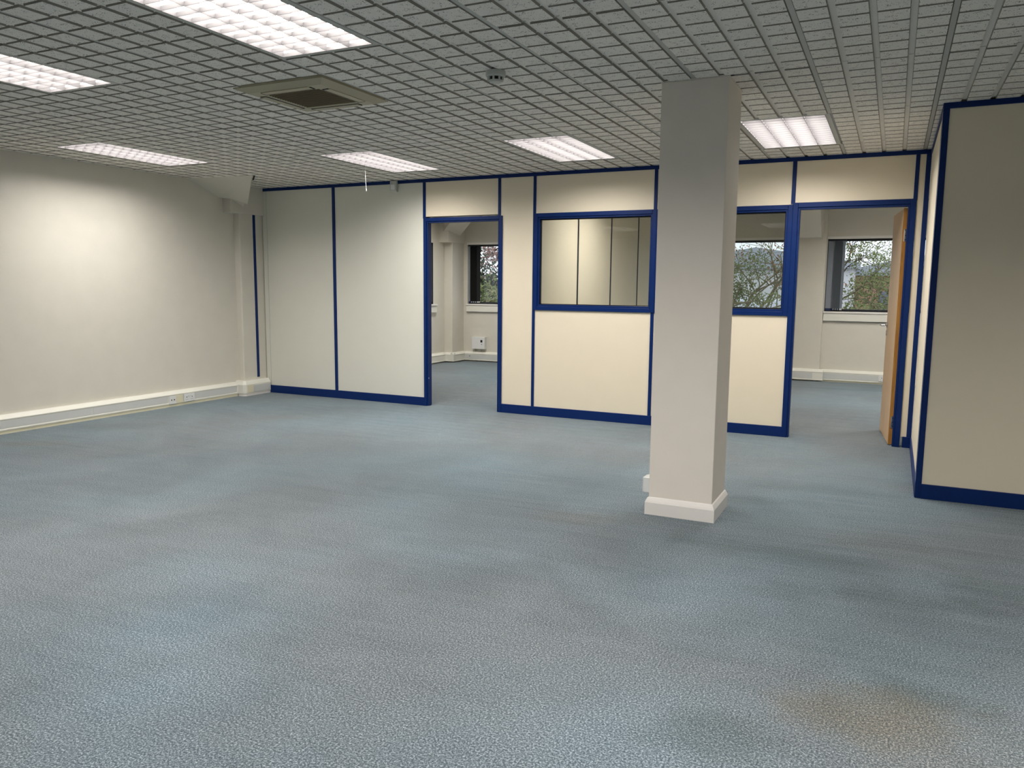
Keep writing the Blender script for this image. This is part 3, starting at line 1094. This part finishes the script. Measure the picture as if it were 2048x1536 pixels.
def far_window(name, x0, x1, label, pier_left=True):
    w = structure_root(name, label)
    f = MB()
    t = 0.030
    ya, yb = YF + 0.05, YF + 0.10
    f.box(x0, x0 + t, ya, yb, WZ0, WZ1)
    f.box(x1 - t, x1, ya, yb, WZ0, WZ1)
    f.box(x0 + t, x1 - t, ya, yb, WZ1 - t, WZ1)
    f.box(x0 + t, x1 - t, ya, yb, WZ0, WZ0 + 0.036)
    f.build('window_frame', M['black'], w, bevel=0.002)
    MB().quad([(x0 + t, YF + 0.075, WZ0 + 0.036), (x1 - t, YF + 0.075, WZ0 + 0.036), (x1 - t, YF + 0.075, WZ1 - t), (x0 + t, YF + 0.075, WZ1 - t)]).build('pane', M['pane'], w, fixn=False)
    s = MB()
    s.box(x0 - 0.005, x1 + 0.005, YF - 0.055, YF + 0.05, WZ0 - 0.022, WZ0 + 0.001)
    s.build('window_sill', M['gloss'], w, bevel=0.003)
    MB().box(x0 - 0.003, x1 + 0.003, YF - 0.040, YF + 0.0, 0.868, WZ0 - 0.022).build('sill_apron', M['pvc'], w, bevel=0.002)
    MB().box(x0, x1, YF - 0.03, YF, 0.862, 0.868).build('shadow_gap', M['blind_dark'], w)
    MB().box(x0 - 0.005, x1 + 0.005, YF - 0.012, YF, WZ1, WZ1 + 0.035).build('lintel_trim', M['gloss'], w)
    return w
far_window('window_3', -3.88, -2.30, 'dark-framed outside window in the darker office, seen through the doorway')
far_window('window_4', -0.25, 1.47, 'dark-framed outside window seen through the interior glass beside the pillar')
far_window('window_5', 1.955, 3.70, 'dark-framed outside window behind the open beech door')

# side window of the darker office
w6 = structure_root('window_6', 'edge of a dark-framed side window in the darker office')
f = MB()
for (a, c, z0, z1) in ((4.30, 4.33, WZ0, WZ1), (5.66, 5.75, WZ0, WZ1), (4.33, 5.72, WZ0, WZ0 + 0.036), (4.33, 5.72, WZ1 - 0.03, WZ1)):
    f.box(XW - 0.045, XW - 0.003, a, c, z0, z1)
f.build('window_frame', M['black'], w6)
MB().quad([(XW - 0.025, 4.33, WZ0 + 0.036), (XW - 0.025, 5.72, WZ0 + 0.036), (XW - 0.025, 5.72, WZ1 - 0.03), (XW - 0.025, 4.33, WZ1 - 0.03)]).build('pane', M['pane'], w6, fixn=False)
MB().box(XW - 0.05, XW + 0.055, 4.29, 5.80, WZ0 - 0.022, WZ0 + 0.001).build('window_sill', M['gloss'], w6, bevel=0.003)
MB().box(XW, XW + 0.040, 4.29, 5.80, 0.868, WZ0 - 0.022).build('sill_apron', M['pvc'], w6, bevel=0.002)

def vertical_blind(x0, flat, stack, y, mflat, mstack, label, nslat=8, axis='y'):
    t = thing('vertical_blind', label, 'blind', (x0, y, 0))
    tot = flat + stack
    MB().box(-0.004, tot + 0.02, -0.018, 0.018, 1.995, 2.018).build('head_rail', M['black'], t)
    sl = MB().box(0.0, flat, -0.001, 0.001, 1.045, 1.994)
    o = sl.build('slat', mflat, t)
    part_label(o, 'broad slat turned flat')
    for i in range(nslat):
        xx = flat + stack * (i + 0.5) / nslat
        mt = Matrix.Translation((xx, 0, 0)) @ Matrix.Rotation(R(68), 4, 'Z')
        MB().box(-0.040, 0.040, -0.0008, 0.0008, 1.045, 1.994, 0, mt).build('slat', mstack, t)
        MB().box(-0.038, 0.038, -0.0022, 0.0022, 1.022, 1.045, 0, mt).build('weight', M['plastic_old'] if i % 2 else M['weight'], t)
    MB().box(0.002, flat - 0.002, -0.0025, 0.0025, 1.012, 1.045).build('weight', M['weight'], t)
    MB().tube([(-0.012, -0.012, 1.99), (-0.012, -0.012, 1.16)], 0.002, 6).build('control_cord', M['plastic'], t)
    return t
vertical_blind(1.965, 0.098, 0.115, YF + 0.022, M['blind'], M['blind_dark'], 'grey vertical blind drawn aside in the window behind the beech door')
vertical_blind(-3.868, 0.055, 0.150, YF + 0.022, M['blind'], M['slot'], 'dark vertical blind stacked at the window above the white wall box')
vb = vertical_blind(0.0, 0.090, 0.11, 0, M['blind'], M['slot'], 'black vertical blind edge at the side window in the darker office')
vb.location = (XW - 0.085, 5.70, 0)
vb.rotation_euler = (0, 0, R(-90))

tf = thing('cable_trunking', 'white cable trunking under the window behind the beech door', 'cable trunking', (0, 0, 0))
P = trunk_profile(0.060, 0.020, 0.170)
MB().prism([(YF - 0.001 - d, z) for d, z in P], 'x', 1.975, 4.19).build('casing', M['pvc'], tf)
MB().box(1.99, 2.72, YF - 0.0605, YF - 0.055, 0.042, 0.118).build('cover', M['pvc_grey'], tf)
MB().box(1.975, 4.19, YF - 0.050, YF - 0.001, 0.0, 0.020).build('skirting', M['cream_skirt'], tf)
P2 = [(YF - 0.101 - d, z) for d, z in trunk_profile(0.060, 0.020, 0.175)]
MB().prism(P2, 'x', 1.52, 2.00).build('pier_casing', M['pvc'], tf)
MB().prism([(YF - 0.001 - d, z) for d, z in trunk_profile(0.060, 0.020, 0.170)], 'x', XB + 0.01, 1.55).build('casing', M['pvc'], tf)
MB().box(1.60, 1.86, YF - 0.1605, YF - 0.155, 0.042, 0.124).build('cover', M['pvc_grey'], tf)
s2 = dup(ds, (2.80, YF - 0.0625, 0.085), R(-90), 'double power socket in the trunking just past the beech door edge')

ta = thing('cable_trunking', 'white cable trunking round the corner pier in the darker office', 'cable trunking', (0, 0, 0))
MB().prism([(YF - 0.001 - d, z) for d, z in P], 'x', CX + 0.05, XB - 0.07).build('casing', M['pvc'], ta)
MB().prism([(XW + 0.001 + d, z) for d, z in P], 'y', PB + 0.02, CY - 0.05).build('casing', M['pvc'], ta)
MB().prism([(CY - 0.001 - d, z) for d, z in P], 'x', XW + 0.002, CX + 0.06).build('pier_casing', M['pvc'], ta)
MB().prism([(CX + 0.001 + d, z) for d, z in P], 'y', CY - 0.06, YF - 0.002).build('pier_casing', M['pvc'], ta)
MB().box(CX + 0.06, XB - 0.08, YF - 0.0605, YF - 0.055, 0.042, 0.118).build('cover', M['pvc_grey'], ta)
MB().lathe([(0.008, 0), (0.008, -0.003)], (-3.80, YF - 0.0605, 0.09), 10, 'y').build('cable_hole', M['slot'], ta)

# controller box under the window of the darker office
cb = thing('control_box', 'white wall box with small black display under the window', 'control box', (-3.625, YF - 0.001, 0.325))
MB().box(-0.125, 0.125, -0.075, 0.0, -0.105, 0.105).build('case', M['plastic'], cb, bevel=0.005)
MB().box(0.045, 0.085, -0.0765, -0.075, 0.012, 0.055).build('display', M['slot'], cb)
MB().lathe([(0.007, 0), (0.007, -0.004)], (0.070, -0.075, -0.020), 12, 'y').build('knob', M['slot'], cb)
for k, x in enumerate((-0.10, -0.02, 0.01)):
    MB().box(x - 0.006, x + 0.006, -0.03, -0.005, -0.158, -0.105).build('cable_duct', M['pvc'], cb)

# ------------------------------------------------------------------ outside
GZ0 = -1.2
gnd = struct(MB().box(-40, 30, YF + 0.6, 60, GZ0 - 0.2, GZ0).build('ground', M['asphalt']), 'grey car park outside')
g2 = struct(MB().box(-40, XW - 0.8, -12, YF + 0.6, GZ0 - 0.2, GZ0).build('ground', M['asphalt']), 'grey ground beside the building')

def leaves(mb, pts, rnd, size, per):
    for p in pts:
        for _ in range(per):
            q = Vector(p) + Vector((rnd.gauss(0, 1), rnd.gauss(0, 1), rnd.gauss(0, 1))) * size * 2.6
            e1 = Vector((rnd.uniform(-1, 1), rnd.uniform(-1, 1), rnd.uniform(-1, 1))).normalized() * size * rnd.uniform(0.6, 1.3)
            e2 = e1.orthogonal().normalized() * e1.length * 0.45
            mb.quad([q - e1, q + e2, q + e1, q - e2])

def tree(loc, height, seed, bark, leafmat, label, spread=0.55, per=3, size=0.035, depth=5, name='tree', trunk_r=0.06, droop=0.0, group='trees and shrubs outside the windows', leafprob=1.0):
    rnd = random.Random(seed)
    t = thing(name, label, 'tree' if name == 'tree' else 'shrub', loc, 0, group)
    br = MB()
    tips = []
    def grow(p, d, ln, r, lev):
        pts = [p]
        q = p.copy()
        dd = d.copy()
        n = 3
        for i in range(n):
            dd = (dd + Vector((rnd.gauss(0, 0.16), rnd.gauss(0, 0.16), rnd.gauss(0, 0.10) - droop * 0.1))).normalized()
            q = q + dd * ln / n
            pts.append(q.copy())
        br.tube(pts, [r * (1 - 0.35 * i / n) for i in range(n + 1)], 5 if lev > 1 else 7)
        if lev >= depth:
            tips.append(q)
            return
        if lev >= depth - 2 and rnd.random() < leafprob:
            tips.append(pts[2])
        k = 3 if lev < 3 else 2 + (rnd.random() < 0.4)
        for i in range(k):
            v = Vector((rnd.gauss(0, 1), rnd.gauss(0, 1), rnd.gauss(0, 0.6))).normalized()
            nd = (dd * (1 - spread) + v * spread + Vector((0, 0, 0.12 - droop))).normalized()
            st = pts[-1] if i < 2 else pts[2]
            grow(st, nd, ln * rnd.uniform(0.62, 0.86), r * 0.62, lev + 1)
    grow(Vector((0, 0, 0)), Vector((rnd.gauss(0, 0.08), rnd.gauss(0, 0.08), 1)).normalized(), height * 0.30, trunk_r, 0)
    br.build('branches', bark, t, fixn=False)
    if per > 0:
        lf = MB()
        leaves(lf, tips, rnd, size, per)
        lf.build('foliage', leafmat, t, fixn=False)
    return t

# seen through the interior window beside the pillar
tree((-0.15, 12.2, GZ0), 4.6, 11, M['bark'], M['leaf_brown'], 'bare twiggy tree with a few rust leaves before the white building', per=3, size=0.034, spread=0.5, leafprob=0.3)
tree((-1.1, 11.5, GZ0), 4.4, 23, M['bark'], M['leaf_green'], 'leafy olive-green tree half hidden by the square pillar', per=20, size=0.034, spread=0.55)
tree((-1.0, 17.0, GZ0), 3.0, 5, M['bark_dark'], M['leaf_green'], 'low olive shrub in front of the white building', per=8, size=0.06, depth=4, name='shrub')
# seen through the doorway
tree((1.75, 12.8, GZ0), 4.8, 31, M['bark_dark'], M['leaf_green'], 'spreading tree with olive leaves filling the window behind the beech door', per=16, size=0.034)
tree((2.75, 11.6, GZ0), 4.4, 47, M['bark'], M['leaf_green'], 'tree with thick olive leaves close to the beech door edge', per=18, size=0.034)
tree((1.55, 10.2, GZ0), 2.3, 3, M['bark_dark'], M['leaf_red'], 'low plum-red shrub under the grey blind', per=10, size=0.035, depth=4, name='shrub')
tree((2.5, 14.5, GZ0), 2.7, 8, M['bark_dark'], M['leaf_green'], 'low green shrub beside the white car', per=10, size=0.05, depth=4, name='shrub')
bl = thing('blossom', 'single pale pink bloom above the plum-red shrub', 'flower', (1.78, 10.6, 1.20))
MB().lathe([(0.02, -0.05), (0.07, -0.03), (0.09, 0.01), (0.06, 0.05), (0.02, 0.06)], (0, 0, 0), 14).build('petals', M['pink'], bl, smooth=True)
MB().tube([(0, 0, -2.4), (0.03, 0, -1.2), (0, 0, -0.02)], 0.008, 6).build('stem', M['bark'], bl)
# seen through the doorway of the darker office
for i, (x, y, s, b, lf, lb, pr) in enumerate((
        (-7.3, 12.6, 61, 'bark_pale', 'leaf_green', 'pale-branched shrub low in the doorway window', 5),
        (-9.9, 18.6, 62, 'bark_dark', 'leaf_red', 'dense plum-brown tree filling the top of the doorway window', 40),
        (-8.0, 15.2, 63, 'bark_dark', 'leaf_dark', 'dark evergreen behind the pale branches', 24))):
    hgt = (3.4, 7.5, 4.0)[i]
    tree((x, y, GZ0), hgt, s, M[b], M[lf], lb, per=pr, size=0.06, spread=0.55, trunk_r=0.05)
tree((-8.2, 5.2, GZ0), 3.4, 77, M['bark_dark'], M['leaf_dark'], 'dark evergreen beyond the side window of the darker office', per=10, size=0.05)

hg = MB()
rnd = random.Random(9)
for k in range(9000):
    q = Vector((rnd.uniform(-12, 9), 27.9 + rnd.uniform(-0.5, 0.5), GZ0 + rnd.uniform(0.1, 1.0) * rnd.uniform(1.5, 2.1)))
    e1 = Vector((rnd.uniform(-1, 1), rnd.uniform(-1, 1), rnd.uniform(-1, 1))).normalized() * rnd.uniform(0.06, 0.13)
    e2 = e1.orthogonal().normalized() * e1.length * 0.5
    hg.quad([q - e1, q + e2, q + e1, q - e2])
tag(hg.build('hedge', M['leaf_green'], None, fixn=False), 'long olive-green hedge across the car park before the buildings', 'hedge', kind='stuff')

def building(name, x0, x1, y0, y1, h, m, label, openings):
    t = thing(name, label, 'building', ((x0 + x1) / 2, y0, GZ0))
    w = (x1 - x0) / 2
    MB().box(-w, w, 0, y1 - y0, 0, h).build('walls', m, t)
    rf = MB().prism([(-w - 0.2, h), (w + 0.2, h), (w + 0.2, h + 0.25), (0, h + 0.9), (-w - 0.2, h + 0.25)], 'y', -0.3, y1 - y0)
    rf.build('roof', M['roof_grey'], t)
    for (a, c, z0, z1, mm, nm) in openings:
        o = MB()
        o.box(a, c, -0.06, 0.0, z0, z1)
        nn = max(2, int((z1 - z0) / 0.12))
        for k in range(nn):
            o.box(a + 0.03, c - 0.03, -0.075, -0.06, z0 + (z1 - z0) * k / nn + 0.02, z0 + (z1 - z0) * (k + 1) / nn - 0.02)
        o.build(nm, mm, t)
    return t
building('workshop', -6.5, 1.25, 30, 32.5, 3.35, M['render_w'], 'low white workshop with a grey roller shutter seen through the twigs',
         [(1.75, 3.3, 0.0, 3.0, M['shutter'], 'roller_shutter')])
building('brick_building', 1.10, 6.5, 33, 42, 3.1, M['brick'], 'orange brick building behind the tree in the doorway window',
         [(-1.6, -0.6, 1.2, 2.4, M['shutter'], 'window'), (0.6, 1.6, 1.2, 2.4, M['shutter'], 'window')])

def vehicle(name, label, loc, L, hh, rz, stripe):
    t = thing(name, label, name, loc, rz, None)
    w = 0.9
    bd = MB().prism([(-L / 2, 0.35), (L / 2, 0.35), (L / 2, 0.35 + hh * 0.35), (L / 2 - 0.5, 0.45 + hh * 0.42), (L / 2 - 1.1, hh), (-L / 2 + 0.15, hh), (-L / 2, hh * 0.85)], 'y', -w, w)
    bd.build('body', M['van'], t, bevel=0.05)
    gl = MB().prism([(L / 2 - 1.05, 0.5 + hh * 0.45), (L / 2 - 0.62, 0.5 + hh * 0.42), (L / 2 - 1.12, hh - 0.12), (L / 2 - 1.5, hh - 0.12), (L / 2 - 1.5, 0.5 + hh * 0.45)], 'y', -w - 0.01, w + 0.01)
    gl.build('side_window', M['carglass'], t)
    if stripe:
        MB().box(-L / 2 + 0.05, L / 2 - 0.2, -w - 0.012, w + 0.012, 0.75, 0.98).build('stripe', M['vanred'], t)
    for sx in (-1, 1):
        for sy in (-1, 1):
            MB().lathe([(0.30, -0.1), (0.33, -0.08), (0.33, 0.08), (0.30, 0.1)], (sx * L * 0.32, sy * (w - 0.05), 0.33), 20, 'y').build('wheel', M['tyre'], t)
    return t
vehicle('van', 'white van with an orange stripe parked before the roller shutter', (-1.2, 25.3, GZ0), 4.6, 2.1, 0.0, True)
vehicle('car', 'white car parked low behind the shrubs in the doorway window', (2.2, 22.0, GZ0), 4.2, 1.75, R(180), False)
